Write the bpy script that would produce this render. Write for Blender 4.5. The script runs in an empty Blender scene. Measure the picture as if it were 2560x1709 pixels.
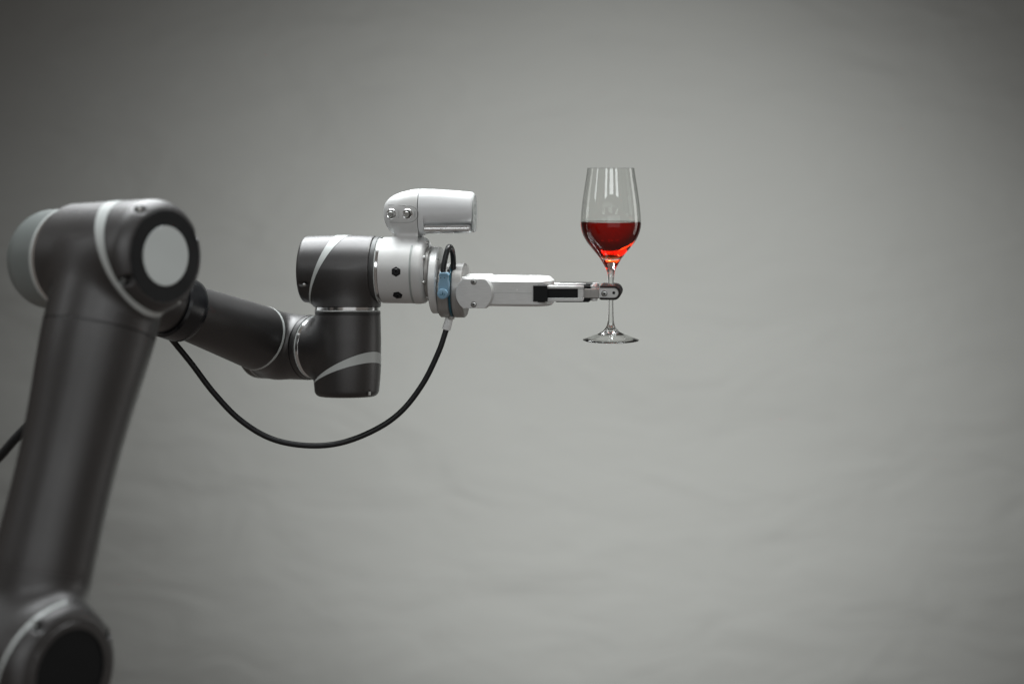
import bpy, bmesh, math
import numpy as np
from mathutils import Vector, Matrix

scene = bpy.context.scene
COL = scene.collection

# ------------------------------------------------------------------ units
# shapes are worked out in "pu": 1 pu = 0.48 mm; the picture is 2560 pu wide at the glass
S = 0.00048
D = 3555.56          # camera to wine glass
HZ = 424.0           # height of the eye level in the picture

# ------------------------------------------------------------------ camera
cam_data = bpy.data.cameras.new("camera")
cam = bpy.data.objects.new("camera", cam_data)
COL.objects.link(cam)
cam.location = (0, -D * S, 0)
cam.rotation_euler = (math.radians(90), 0, 0)
cam_data.sensor_width = 36
cam_data.lens = 50
cam_data.shift_y = (HZ - 854.5) / 2560
cam_data.clip_start = 0.05
cam_data.clip_end = 60
cam_data.dof.use_dof = True
cam_data.dof.focus_distance = D * S
cam_data.dof.aperture_fstop = 1.9
cam_data.dof.aperture_blades = 0
scene.camera = cam

# ------------------------------------------------------------------ world and lamps
world = bpy.data.worlds.new("World")
scene.world = world
world.use_nodes = True
bg = world.node_tree.nodes["Background"]
bg.inputs[0].default_value = (1.0, 0.885, 0.81, 1)
bg.inputs[1].default_value = 0.13


def area(name, loc, target, sx, sy, power, color=(1, 1, 1), spread=180):
    l = bpy.data.lights.new(name, 'AREA')
    l.shape = 'RECTANGLE'
    l.size = sx
    l.size_y = sy
    l.energy = power
    l.color = color
    l.spread = math.radians(spread)
    o = bpy.data.objects.new(name, l)
    COL.objects.link(o)
    o.location = loc
    d = Vector(target) - Vector(loc)
    o.rotation_euler = d.to_track_quat('-Z', 'Y').to_euler()
    return o


COOL = (0.95, 0.985, 1.0)
# the tall panes of the studio window, high behind the camera, and one at the left
WZ = 0.92
for wx, ww in ((-0.98, 0.5), (0.07, 0.66), (1.12, 0.5)):
    area("window_pane_light", (wx, -2.3, WZ), (wx, 0, WZ - 0.3), ww, 0.62, 14.0 * ww * 0.62, COOL)
area("window_pane_light", (-2.2, -0.75, 0.95), (0, -0.5, 0.2), 0.36, 1.0, 3.6, COOL)
# broad, weak fill added behind the camera to brighten the silver fronts
area("front_fill_light", (0.5, -2.7, -0.25), (0.2, 0, -0.2), 2.4, 1.1, 3.4, (0.97, 0.99, 1.0))
# soft overhead light
area("overhead_softbox_light", (-0.22, 0.35, 1.4), (-0.22, 0.25, 0), 2.2, 1.1, 30, COOL, 120)
# small light added high above the glass to strengthen the wine's glow
area("wine_glow_light", (0.26, 0.12, 1.25), (0.12, 0.0, 0.0), 0.30, 0.30, 0.7, (1.0, 0.985, 0.95), 26)
# tall soft light added at the right to brighten the glass edges
area("side_fill_light", (1.75, 0.55, -0.15), (0.1, 0.0, -0.1), 0.5, 1.4, 1.0, (1.0, 1.0, 0.98), 100)
# soft light added high behind the arm to brighten its upper surfaces
area("rear_fill_light", (-0.65, 1.05, 1.05), (-0.25, 0.05, 0.0), 1.0, 0.6, 4.8, COOL, 90)


def spot(name, loc, target, power, angle, blend, size, color=(1, 1, 1)):
    l = bpy.data.lights.new(name, 'SPOT')
    l.energy = power
    l.spot_size = math.radians(angle)
    l.spot_blend = blend
    l.shadow_soft_size = size
    l.color = color
    o = bpy.data.objects.new(name, l)
    COL.objects.link(o)
    o.location = loc
    d = Vector(target) - Vector(loc)
    o.rotation_euler = d.to_track_quat('-Z', 'Y').to_euler()
    return o


# two unseen lamps added behind the arm to give the backdrop its falloff
GRN = (0.985, 1.0, 0.98)
spot("backdrop_fill_spot", (0.592, 0.318, 0.799), (0.016, 2.05, -1.449), 223, 106.2, 1.0, 0.08, GRN)
spot("backdrop_fill_spot", (0.196, 0.25, -1.2), (0.282, 2.05, -0.587), 209, 93.7, 1.0, 0.08, GRN)

vs = scene.view_settings
vs.view_transform = 'Standard'
vs.look = 'None'
vs.gamma = 1
vs.exposure = 0
vs.use_curve_mapping = False
cy = scene.cycles
cy.use_denoising = True
cy.max_bounces = 14
cy.transmission_bounces = 14
cy.glossy_bounces = 6
cy.diffuse_bounces = 4
cy.transparent_max_bounces = 16
cy.caustics_refractive = True
cy.caustics_reflective = True
cy.blur_glossy = 0.3
cy.sample_clamp_indirect = 12


# ------------------------------------------------------------------ materials
def mat(name, color, rough=0.5, metal=0.0, bump=0.0, bscale=800.0, var=0.0, vscale=60.0, coat=0.0,
        spec=0.5, stretch=None, flake=0.0, rvar=0.0):
    m = bpy.data.materials.new(name)
    m.use_nodes = True
    nt = m.node_tree
    b = nt.nodes["Principled BSDF"]
    b.inputs["Base Color"].default_value = (*color, 1)
    b.inputs["Roughness"].default_value = rough
    b.inputs["Metallic"].default_value = metal
    b.inputs["Specular IOR Level"].default_value = spec
    if coat:
        b.inputs["Coat Weight"].default_value = coat
        b.inputs["Coat Roughness"].default_value = 0.38
    tc = nt.nodes.new("ShaderNodeTexCoord")
    mp = nt.nodes.new("ShaderNodeMapping")
    nt.links.new(tc.outputs["Object"], mp.inputs[0])
    if stretch:
        mp.inputs["Scale"].default_value = stretch

    def noise(scale, detail=3):
        n = nt.nodes.new("ShaderNodeTexNoise")
        n.inputs["Scale"].default_value = scale
        n.inputs["Detail"].default_value = detail
        nt.links.new(mp.outputs[0], n.inputs["Vector"])
        return n
    if bump:
        n = noise(bscale)
        bp = nt.nodes.new("ShaderNodeBump")
        bp.inputs["Strength"].default_value = bump
        bp.inputs["Distance"].default_value = 0.0004
        nt.links.new(n.outputs[0], bp.inputs["Height"])
        nt.links.new(bp.outputs[0], b.inputs["Normal"])
    if var or flake:
        n = noise(vscale, 5)
        mr = nt.nodes.new("ShaderNodeMapRange")
        mr.inputs[1].default_value = 0.3
        mr.inputs[2].default_value = 0.7
        mr.inputs[3].default_value = 1 - var
        mr.inputs[4].default_value = 1 + var
        nt.links.new(n.outputs[0], mr.inputs[0])
        sc = nt.nodes.new("ShaderNodeVectorMath")
        sc.operation = 'SCALE'
        sc.inputs[0].default_value = color
        nt.links.new(mr.outputs[0], sc.inputs["Scale"])
        last = sc
        if flake:
            f = noise(2600, 1)
            fr = nt.nodes.new("ShaderNodeMapRange")
            fr.inputs[1].default_value = 0.25
            fr.inputs[2].default_value = 0.75
            fr.inputs[3].default_value = 1 - flake
            fr.inputs[4].default_value = 1 + flake
            nt.links.new(f.outputs[0], fr.inputs[0])
            s2 = nt.nodes.new("ShaderNodeVectorMath")
            s2.operation = 'SCALE'
            nt.links.new(sc.outputs[0], s2.inputs[0])
            nt.links.new(fr.outputs[0], s2.inputs["Scale"])
            last = s2
        nt.links.new(last.outputs[0], b.inputs["Base Color"])
    if rvar:
        n = noise(25, 6)
        mr = nt.nodes.new("ShaderNodeMapRange")
        mr.inputs[1].default_value = 0.3
        mr.inputs[2].default_value = 0.7
        mr.inputs[3].default_value = rough - rvar
        mr.inputs[4].default_value = rough + rvar
        nt.links.new(n.outputs[0], mr.inputs[0])
        nt.links.new(mr.outputs[0], b.inputs["Roughness"])
    return m


M = {
    'paint': mat("dark_metallic_paint", (0.066, 0.0645, 0.0645), 0.47, 0.9, bump=0.45, bscale=1500, coat=0.7, var=0.06, vscale=14, flake=0.35, rvar=0.04),
    'collar': mat("charcoal_satin_collar", (0.09, 0.092, 0.092), 0.45, 0.8, bump=0.1, var=0.05),
    'band': mat("light_grey_plastic", (0.50, 0.53, 0.52), 0.38, 0.0, bump=0.05, var=0.03, vscale=20, rvar=0.05),
    'core': mat("black_inner_shell", (0.006, 0.006, 0.006), 0.8),
    'silver': mat("bead_blasted_aluminium", (0.62, 0.63, 0.625), 0.48, 0.2, bump=0.12, bscale=1800, var=0.025, vscale=30, rvar=0.04),
    'camsilver': mat("silver_satin_paint", (0.70, 0.72, 0.73), 0.42, 0.15, bump=0.06, bscale=1800, var=0.02, rvar=0.04),
    'brushed': mat("brushed_aluminium", (0.66, 0.675, 0.67), 0.42, 0.3, bump=0.16, bscale=260, var=0.05, vscale=90, stretch=(1, 1, 9), rvar=0.05),
    'brushed_dark': mat("turned_grey_aluminium", (0.36, 0.357, 0.345), 0.42, 0.5, bump=0.16, bscale=260, var=0.08, vscale=90, stretch=(8, 1, 1), rvar=0.05),
    'chrome': mat("polished_steel", (0.80, 0.81, 0.81), 0.16, 1.0, rvar=0.03),
    'steel': mat("screw_steel", (0.50, 0.51, 0.50), 0.28, 1.0, bump=0.2, bscale=900),
    'black': mat("black_plastic", (0.004, 0.005, 0.006), 0.45, spec=0.25, bump=0.06, rvar=0.08),
    'gloss': mat("glossy_black_sleeve", (0.006, 0.007, 0.009), 0.27, bump=0.03, rvar=0.06),
    'rubber': mat("black_rubber", (0.022, 0.019, 0.019), 0.6, spec=0.3, bump=0.15, bscale=1200, rvar=0.08),
    'cord': mat("black_cable_jacket", (0.006, 0.007, 0.008), 0.36, spec=0.4, bump=0.12, bscale=700, rvar=0.08),
    'blue': mat("light_blue_plastic", (0.21, 0.37, 0.50), 0.45, bump=0.08, var=0.04),
    'teal': mat("teal_gasket", (0.012, 0.085, 0.125), 0.22, bump=0.03),
    'white': mat("white_plastic", (0.78, 0.80, 0.80), 0.5, bump=0.06, var=0.03),
    'gray_trim': mat("grey_translucent_ring", (0.34, 0.37, 0.36), 0.4, 0.2),
    'disc': mat("pale_joint_cover", (0.54, 0.58, 0.57), 0.32, 0.0, var=0.06, vscale=9, rvar=0.06),
    'cover': mat("shaded_grey_green_cover", (0.17, 0.19, 0.185), 0.35, 0.0, var=0.05, vscale=9, rvar=0.06),  # shade put into the colour: light grey cover darkened for the dim elbow
    'tube': mat("satin_steel_tube", (0.78, 0.79, 0.79), 0.26, 0.9, rvar=0.04),
    'window': mat("pale_end_window", (0.36, 0.38, 0.375), 0.35, 0.0, var=0.03),
    'print': mat("grey_print", (0.30, 0.31, 0.31), 0.5),
}

# clear glass: against air, and against the wine
def glass(name, ior):
    m = bpy.data.materials.new(name)
    m.use_nodes = True
    nt = m.node_tree
    nt.nodes.clear()
    out = nt.nodes.new("ShaderNodeOutputMaterial")
    g = nt.nodes.new("ShaderNodeBsdfGlass")
    g.inputs["Roughness"].default_value = 0.0
    g.inputs["IOR"].default_value = ior
    g.inputs["Color"].default_value = (0.99, 0.995, 0.99, 1)
    nt.links.new(g.outputs[0], out.inputs[0])
    return m


M['glass'] = glass("clear_glass", 1.5)
M['glass_wet'] = glass("clear_glass_wetted", 1.5 / 1.34)

WINE_TOP = 555.0


def wine_mat():
    m = bpy.data.materials.new("red_wine")
    m.use_nodes = True
    nt = m.node_tree
    nt.nodes.clear()
    out = nt.nodes.new("ShaderNodeOutputMaterial")
    gl = nt.nodes.new("ShaderNodeBsdfGlass")
    gl.inputs["Roughness"].default_value = 0.0
    gl.inputs["IOR"].default_value = 1.34
    tr = nt.nodes.new("ShaderNodeBsdfTransparent")
    geo = nt.nodes.new("ShaderNodeNewGeometry")
    sep = nt.nodes.new("ShaderNodeSeparateXYZ")
    nt.links.new(geo.outputs["True Normal"], sep.inputs[0])
    ab = nt.nodes.new("ShaderNodeMath")
    ab.operation = 'ABSOLUTE'
    nt.links.new(sep.outputs[2], ab.inputs[0])
    sp = nt.nodes.new("ShaderNodeSeparateXYZ")
    nt.links.new(geo.outputs["Position"], sp.inputs[0])
    up = nt.nodes.new("ShaderNodeMath")
    up.operation = 'GREATER_THAN'
    up.inputs[1].default_value = (HZ - WINE_TOP - 1.2) * S
    nt.links.new(sp.outputs[2], up.inputs[0])
    mix = nt.nodes.new("ShaderNodeMixShader")
    nt.links.new(up.outputs[0], mix.inputs[0])
    nt.links.new(tr.outputs[0], mix.inputs[1])
    nt.links.new(gl.outputs[0], mix.inputs[2])
    nt.links.new(mix.outputs[0], out.inputs[0])
    va = nt.nodes.new("ShaderNodeVolumeAbsorption")
    va.inputs["Color"].default_value = (0.915, 0.45, 0.12, 1)
    va.inputs["Density"].default_value = 160
    nt.links.new(va.outputs[0], out.inputs[1])
    return m


M['wine'] = wine_mat()

# ------------------------------------------------------------------ object helpers
WLOC = {}


def link(o, parent=None, loc=(0, 0, 0), label=None, cat=None, group=None, kind=None):
    COL.objects.link(o)
    WLOC[o.name] = Vector(loc)
    if parent is not None:
        o.parent = parent
        o.location = Vector(loc) - WLOC[parent.name]
    else:
        o.location = loc
    for k, v in (('label', label), ('category', cat), ('group', group), ('kind', kind)):
        if v:
            o[k] = v
    return o


def thing(name, loc, label, cat, group=None):
    e = bpy.data.objects.new(name, None)
    e.empty_display_size = 0.05
    return link(e, None, loc, label, cat, group)


def obj(name, geo, m, parent=None, angle=35, **kw):
    """geo = (verts in pu world, faces[, material index per face]); one mesh object"""
    v = np.asarray(geo[0], dtype=float)
    f = geo[1]
    c = (v.max(0) + v.min(0)) / 2
    me = bpy.data.meshes.new(name)
    me.from_pydata(((v - c) * S).tolist(), [], [list(map(int, q)) for q in f])
    for mm in (m if isinstance(m, (list, tuple)) else [m]):
        me.materials.append(M[mm])
    if len(geo) > 2 and geo[2] is not None:
        me.polygons.foreach_set('material_index', list(geo[2]))
    me.validate()
    me.shade_smooth()
    if angle:
        me.set_sharp_from_angle(angle=math.radians(angle))
    o = bpy.data.objects.new(name, me)
    return link(o, parent, tuple(c * S), **kw)


def again(o, parent, delta, **kw):
    """a copy of o moved by delta (pu), sharing its mesh"""
    c = o.copy()
    for k in ('label', 'group'):
        if k in c:
            del c[k]
    return link(c, parent, WLOC[o.name] + Vector(delta) * S, **kw)


def N(v):
    v = np.asarray(v, float)
    return v / np.linalg.norm(v)


def P(px, py, Y):
    s = (Y + D) / D
    return np.array([(px - 1280) * s, Y, (HZ - py) * s])


class Frame:
    def __init__(s, o, X, Y, Z):
        s.o, s.X, s.Y, s.Z = np.asarray(o, float), N(X), N(Y), N(Z)

    def w(s, u, v, d=0.0):
        return s.o + s.X * u + s.Z * v + s.Y * d

    def px(s, px, py, d=0.0):
        r = np.array([(px - 1280) / D, 1, (HZ - py) / D])
        c = np.array([0, -D, 0])
        t = np.dot(s.o + s.Y * d - c, s.Y) / np.dot(r, s.Y)
        q = c + r * t - s.o
        return float(q @ s.X), float(q @ s.Z)


def inset(pts, ch):
    pts = np.asarray(pts, float)
    n = len(pts)
    area2 = sum(pts[i][0] * pts[(i + 1) % n][1] - pts[(i + 1) % n][0] * pts[i][1] for i in range(n))
    sg = 1 if area2 > 0 else -1
    out = []
    for i in range(n):
        a, b, c = pts[i - 1], pts[i], pts[(i + 1) % n]
        e1, e2 = N(b - a), N(c - b)
        n1 = np.array([-e1[1], e1[0]]) * sg
        n2 = np.array([-e2[1], e2[0]]) * sg
        h = N(n1 + n2)
        out.append(b + h * ch / max(0.45, float(h @ n1)))
    return np.array(out)


def prism(o, A, B, Nn, outline, n0, n1, ch=0.8, ch0=None):
    """outline in A,B plane, extruded along Nn from n0 to n1, edges chamfered"""
    o, A, B, Nn = map(lambda q: np.asarray(q, float), (o, A, B, Nn))
    out = np.asarray(outline, float)
    c0 = ch if ch0 is None else ch0
    sg = 1 if n1 > n0 else -1
    rings = []
    if c0:
        rings.append((inset(out, c0), n0))
    rings.append((out, n0 + sg * c0))
    rings.append((out, n1 - sg * ch))
    if ch:
        rings.append((inset(out, ch), n1))
    V, F = [], []
    k = len(out)
    for pts, n in rings:
        for p in pts:
            V.append(o + A * p[0] + B * p[1] + Nn * n)
    for r in range(len(rings) - 1):
        for i in range(k):
            j = (i + 1) % k
            F.append((r * k + i, r * k + j, (r + 1) * k + j, (r + 1) * k + i))
    F.append(tuple(range(k))[::-1])
    F.append(tuple((len(rings) - 1) * k + i for i in range(k)))
    return fixn(V, F)


def fixn(V, F):
    bm = bmesh.new()
    vv = [bm.verts.new(tuple(map(float, p))) for p in V]
    for f in F:
        try:
            bm.faces.new([vv[i] for i in f])
        except ValueError:
            pass
    bmesh.ops.recalc_face_normals(bm, faces=bm.faces)
    bm.verts.index_update()
    V2 = np.array([v.co[:] for v in bm.verts])
    F2 = [[v.index for v in f.verts] for f in bm.faces]
    bm.free()
    return V2, F2


def basis(a):
    a = N(a)
    t = np.array([0, 0, 1.0]) if abs(a[2]) < 0.9 else np.array([1.0, 0, 0])
    b = N(np.cross(t, a))
    return a, b, np.cross(a, b)


def revolve(o, axis, prof, seg=72):
    """prof = [(distance along axis, radius)]; radius 0 closes"""
    a, b, c = basis(axis)
    V, F, rows = [], [], []
    for t, r in prof:
        if r < 1e-6:
            rows.append([len(V)])
            V.append(o + a * t)
        else:
            rows.append(list(range(len(V), len(V) + seg)))
            for i in range(seg):
                th = 2 * math.pi * i / seg
                V.append(o + a * t + (b * math.cos(th) + c * math.sin(th)) * r)
    for r0, r1 in zip(rows, rows[1:]):
        for i in range(seg):
            j = (i + 1) % seg
            if len(r0) == 1 and len(r1) == 1:
                continue
            if len(r0) == 1:
                F.append((r0[0], r1[i], r1[j]))
            elif len(r1) == 1:
                F.append((r0[i], r1[0], r0[j]))
            else:
                F.append((r0[i], r1[i], r1[j], r0[j]))
    return fixn(V, F)


def ring(o, axis, t0, t1, r, ri=None, b=0.8, seg=96):
    """a solid ring or disc with softened edges"""
    if ri is None:
        prof = [(t0, 0), (t0, r - b), (t0 + b, r), (t1 - b, r), (t1, r - b), (t1, 0)]
    else:
        prof = [(t0, ri), (t0, r - b), (t0 + b, r), (t1 - b, r), (t1, r - b), (t1, ri), (t0, ri)]
    return revolve(np.asarray(o, float), axis, prof, seg)


def merge(*gs):
    V, F, MI = [], [], []
    for g in gs:
        n = sum(len(v) for v in V)
        V.append(np.asarray(g[0]))
        F += [[i + n for i in f] for f in g[1]]
        MI += list(g[2]) if len(g) > 2 and g[2] is not None else [0] * len(g[1])
    return np.vstack(V), F, MI


def mi(g, k):
    return g[0], g[1], [k] * len(g[1])


def circ(cx, cy_, r, n=40, a0=0.0, a1=360.0, ry=None):
    ry = ry or r
    full = abs(a1 - a0) >= 360
    m = n if full else n - 1
    return [(cx + r * math.cos(math.radians(a0 + (a1 - a0) * i / m)),
             cy_ + ry * math.sin(math.radians(a0 + (a1 - a0) * i / m))) for i in range(n)]


def rrect(x0, x1, y0, y1, r, n=6):
    o = []
    for cx, cy_, a in ((x1 - r, y1 - r, 0), (x0 + r, y1 - r, 90), (x0 + r, y0 + r, 180), (x1 - r, y0 + r, 270)):
        o += [(cx + r * math.cos(math.radians(a + 90 * i / n)), cy_ + r * math.sin(math.radians(a + 90 * i / n))) for i in range(n + 1)]
    return o


def spline(pts, per=10):
    pts = [np.asarray(p, float) for p in pts]
    q = [2 * pts[0] - pts[1]] + pts + [2 * pts[-1] - pts[-2]]
    out = []
    for i in range(1, len(q) - 2):
        for k in range(per):
            t = k / per
            a, b, c, d = q[i - 1], q[i], q[i + 1], q[i + 2]
            out.append(0.5 * (2 * b + (c - a) * t + (2 * a - 5 * b + 4 * c - d) * t * t + (3 * b - a - 3 * c + d) * t ** 3))
    out.append(pts[-1])
    return out


def tube(pts, r, seg=20):
    V, F = [], []
    n = len(pts)
    T = [N(pts[min(i + 1, n - 1)] - pts[max(i - 1, 0)]) for i in range(n)]
    _, b, c = basis(T[0])
    for i in range(n):
        b = N(b - T[i] * (b @ T[i]))
        c = np.cross(T[i], b)
        rr = r[i] if hasattr(r, '__len__') else r
        for k in range(seg):
            th = 2 * math.pi * k / seg
            V.append(pts[i] + (b * math.cos(th) + c * math.sin(th)) * rr)
    for i in range(n - 1):
        for k in range(seg):
            j = (k + 1) % seg
            F.append((i * seg + k, i * seg + j, (i + 1) * seg + j, (i + 1) * seg + k))
    F.append(tuple(range(seg)))
    F.append(tuple((n - 1) * seg + k for k in range(seg)))
    return fixn(V, F)


# ------------------------------------------------------------------ implicit surfaces (castings with soft fillets)
def smin(a, b, k):
    h = np.maximum(k - np.abs(a - b), 0) / k
    return np.minimum(a, b) - h * h * k / 4


def smax(a, b, k):
    return -smin(-a, -b, k)


def cyl(p, c, a, t0, t1, R, r0=4.0, r1=4.0, taper=None):
    """capped round bar from t0 to t1 along a; r0, r1 are the edge roundings; taper(t) -> radius change"""
    q = p - c
    t = q @ a
    rad = np.sqrt(np.maximum((q * q).sum(-1) - t * t, 1e-9))
    RR = R if taper is None else R + taper(t)
    dr = rad - RR

    def cap(dt, r):
        x, y = dr + r, dt + r
        return np.minimum(np.maximum(x, y), 0) + np.sqrt(np.maximum(x, 0) ** 2 + np.maximum(y, 0) ** 2) - r
    return np.maximum(cap(t0 - t, r0), cap(t - t1, r1))


def capsule(p, a, b, r):
    ab = b - a
    t = np.clip(((p - a) @ ab) / (ab @ ab), 0, 1)
    return np.linalg.norm(p - a - t[..., None] * ab, axis=-1) - r


def nets(f, lo, hi, h):
    lo, hi = np.asarray(lo, float), np.asarray(hi, float)
    n = np.ceil((hi - lo) / h).astype(int) + 1
    ax = [lo[i] + h * np.arange(n[i]) for i in range(3)]
    G = np.stack(np.meshgrid(*ax, indexing='ij'), -1)
    v = f(G.reshape(-1, 3)).reshape(n)
    s = v < 0
    m = n - 1
    acc = np.zeros((*m, 3))
    cnt = np.zeros(m)

    def sl(off, d=None):
        return tuple(slice(off[i], off[i] + m[i]) for i in range(3))
    for axis in range(3):
        for o1 in (0, 1):
            for o2 in (0, 1):
                offa = [0, 0, 0]
                oth = [i for i in range(3) if i != axis]
                offa[oth[0]], offa[oth[1]] = o1, o2
                offb = list(offa)
                offb[axis] = 1
                va, vb = v[sl(offa)], v[sl(offb)]
                cr = (va < 0) != (vb < 0)
                t = np.where(cr, va / np.where(cr, va - vb, 1), 0)
                for i in range(3):
                    base = offa[i] if i != axis else t
                    acc[..., i] += np.where(cr, base, 0)
                cnt += cr
    act = cnt > 0
    idx = -np.ones(m, int)
    idx[act] = np.arange(act.sum())
    ijk = np.argwhere(act)
    pos = lo + h * (ijk + acc[act] / cnt[act][:, None])
    F = []
    for axis in range(3):
        a1, a2 = [(1, 2), (2, 0), (0, 1)][axis]
        sa = [slice(0, n[i]) for i in range(3)]
        sb = list(sa)
        sa[axis] = slice(0, n[axis] - 1)
        sb[axis] = slice(1, n[axis])
        x0, x1 = s[tuple(sa)], s[tuple(sb)]
        for e, flip in ((x0 & ~x1, False), (~x0 & x1, True)):
            q = np.argwhere(e)
            ok = (q[:, a1] > 0) & (q[:, a2] > 0) & (q[:, a1] < m[a1]) & (q[:, a2] < m[a2])
            q = q[ok]
            c = []
            for d1, d2 in ((-1, -1), (0, -1), (0, 0), (-1, 0)):
                r = q.copy()
                r[:, a1] += d1
                r[:, a2] += d2
                c.append(idx[r[:, 0], r[:, 1], r[:, 2]])
            quad = np.stack(c if not flip else c[::-1], 1)
            F.append(quad)
    F = np.vstack(F)
    for _ in range(4):
        g = np.stack([(f(pos + e) - f(pos - e)) for e in np.eye(3) * 0.4], -1) / 0.8
        fv = f(pos)
        st = (fv / np.maximum((g * g).sum(-1), 0.2))
        pos = pos - g * np.clip(st, -h, h)[:, None]
    return pos, F


def cut(geo, planes, drop_small=True):
    """keep the part in front of every (point, normal)"""
    bm = bmesh.new()
    vv = [bm.verts.new(p) for p in np.asarray(geo[0]).tolist()]
    for f in geo[1]:
        try:
            bm.faces.new([vv[i] for i in f])
        except ValueError:
            pass
    for p, nrm in planes:
        g = bm.verts[:] + bm.edges[:] + bm.faces[:]
        bmesh.ops.bisect_plane(bm, geom=g, dist=1e-4, plane_co=tuple(map(float, p)), plane_no=tuple(map(float, N(nrm))), clear_inner=True)
    bmesh.ops.delete(bm, geom=[v for v in bm.verts if not v.link_faces], context='VERTS')
    bm.verts.index_update()
    V = np.array([v.co[:] for v in bm.verts])
    F = [[v.index for v in f.verts] for f in bm.faces]
    bm.free()
    return V, F


def raycyl(px, py, c, a, R):
    r = N([(px - 1280) / D, 1, (HZ - py) / D])
    o = np.array([0, -D, 0.0])
    q = o - c
    rp = r - a * (r @ a)
    qp = q - a * (q @ a)
    A_, B_, C_ = rp @ rp, 2 * rp @ qp, qp @ qp - R * R
    disc = max(B_ * B_ - 4 * A_ * C_, 0)
    t = (-B_ - math.sqrt(disc)) / (2 * A_)
    return o + r * t


def fitplane(pts, c, a, R):
    q = np.array([raycyl(x, y, c, a, R) for x, y in pts])
    m = q.mean(0)
    _, _, vt = np.linalg.svd(q - m)
    n = vt[-1]
    if n @ a < 0:
        n = -n
    return m, n


# ------------------------------------------------------------------ layout of the joints
PHI = math.radians(57)
tl = math.radians(5.6)           # the arm leans back a little
A1 = np.array([math.sin(PHI), -math.cos(PHI) * math.cos(tl), math.cos(PHI) * math.sin(tl)])   # elbow, shoulder, first wrist axis
HB = np.array([math.cos(PHI), math.sin(PHI) * math.cos(tl), -math.sin(PHI) * math.sin(tl)])   # across it, away from the camera
ELB = (114, 648)
PSI = math.radians(7.5)
A3 = np.array([math.cos(PSI), -math.sin(PSI), 0.0])      # the tool axis
T = Frame(P(1527, 732, 0), A3, (math.sin(PSI), math.cos(PSI), 0), (0, 0, 1))
T2 = np.array([0, math.sin(tl), math.cos(tl)])
u3, v3 = T.px(870, 674, 0)
W3 = T.w(u3, v3, 0)
W2 = P(868.5, 870, W3[1])
F2 = Frame(W2, (1, 0, 0), (0, math.cos(tl), -math.sin(tl)), T2)
W1 = W2 - A1 * 218


def solve_to(P0, px, py):
    """the point in the plane through P0 across A1 that is seen at px, py"""
    r = np.array([(px - 1280) / D, 1, (HZ - py) / D])
    c = np.array([0, -D, 0.0])
    return c + r * (((P0 - c) @ A1) / (r @ A1))


E2 = solve_to(W1, *ELB)
FA = N(W1 - E2)                  # forearm direction
E1 = E2 + A1 * 229
S1 = solve_to(E1, 50, 1655)
UA = N(S1 - E1)                  # upper arm direction, downwards
print("E2", E2, "W1", W1, "E1", E1, "S1", S1, "forearm", np.linalg.norm(W1 - E2) * S, "upper", np.linalg.norm(S1 - E1) * S)

root = thing("robot_arm", tuple((S1 - A1 * 150 + np.array([0, 0, -400])) * S),
             "dark grey jointed robot arm holding out a wine glass, with silver wrist and gripper", "robot arm")


def shell(name, f, c, half, h, parts, core_off=3.0, parent=root, core_cut=None):
    """parts: list of (name, planes, material, label, grow)"""
    lo, hi = c - half, c + half
    geo = nets(f, lo, hi, h)
    made = []
    for nm, planes, m, lab, grow in parts:
        g = cut(geo, planes)
        if grow:
            V = np.asarray(g[0])
            e = np.stack([(f(V + d) - f(V - d)) for d in np.eye(3) * 0.4], -1)
            e /= np.linalg.norm(e, axis=1)[:, None]
            g = (V + e * grow, g[1])
        made.append(obj(nm, g, m, parent if not made else made[0], angle=None, label=lab))
    geo2 = nets(lambda p: f(p) + core_off, lo, hi, h * 1.6)
    if core_cut:
        geo2 = cut(geo2, core_cut)
    obj("inner_shell", geo2, 'core', made[0], angle=None)
    return made


# ------------------------------------------------------------------ second wrist joint (upright)
R2 = 86.0
c2top = W2 + T2 * 200
zt = F2.px(868, 787, 0)[1]       # seam below the collar
zb = F2.px(868, 990.5, 0)[1]


def tap2(t):
    return -5.5 * np.clip((zb + 75 - t) / 75, 0, 1) ** 1.6 - 2.5 * np.clip((t - 20) / 80, 0, 1)


nz = W2 + np.array([64, 0, 0]) * 1.02 + F2.Y * -58


def f_w2(p):
    a = cyl(p, W2, T2, zb, zt + 40, R2, 15, 4, tap2)
    b = cyl(p, W2, -A1, 0, 125, 80.5, 4, 4)
    d = smin(a, b, 26)
    n = capsule(p, nz + T2 * (zb - 10), nz + T2 * (zb + 15) , 6.5)
    return np.maximum(d, -n)


up2 = fitplane([(784, 952), (812, 931), (851, 903.5), (891, 886), (923, 878), (939, 878.5), (951, 885)], W2, T2, R2)
lo2 = fitplane([(785, 956), (812, 940), (851, 924), (891, 911), (931, 905), (951, 911.5)], W2, T2, R2)
ringW2 = W2 - A1 * 97
topcut = (W2 + T2 * zt, -T2)
portcut = (ringW2, A1)
w2 = shell("w2", f_w2, W2 + T2 * -10, 150, 3.2, [
    ("wrist_housing", [topcut, portcut, (up2[0] + T2 * 0.8, up2[1])], 'paint', "upright dark wrist joint with its sloping light grey band", 0),
    ("accent_band", [(up2[0] - T2 * 0.4, -up2[1]), (lo2[0], lo2[1]), portcut], 'band', None, 0.5),
    ("end_cap", [(lo2[0] - T2 * 0.6, -lo2[1])], 'paint', None, 0),
], core_cut=[(W2 + T2 * (zt + 2), -T2), (ringW2 - A1 * 2, A1)])
obj("notch_screw", ring(nz + T2 * (zb + 6) + N(nz - W2) * -4, T2, 0, 10, 4.0), 'steel', w2[0])

# ring between the first and second wrist joints
RC = W2
obj("steel_ring", ring(RC, A1, -106.8, -97.5, 80.3, 60), 'chrome', root)
obj("pale_ring", ring(RC, A1, -110, -107, 81.5, 60), 'band', root)

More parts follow.
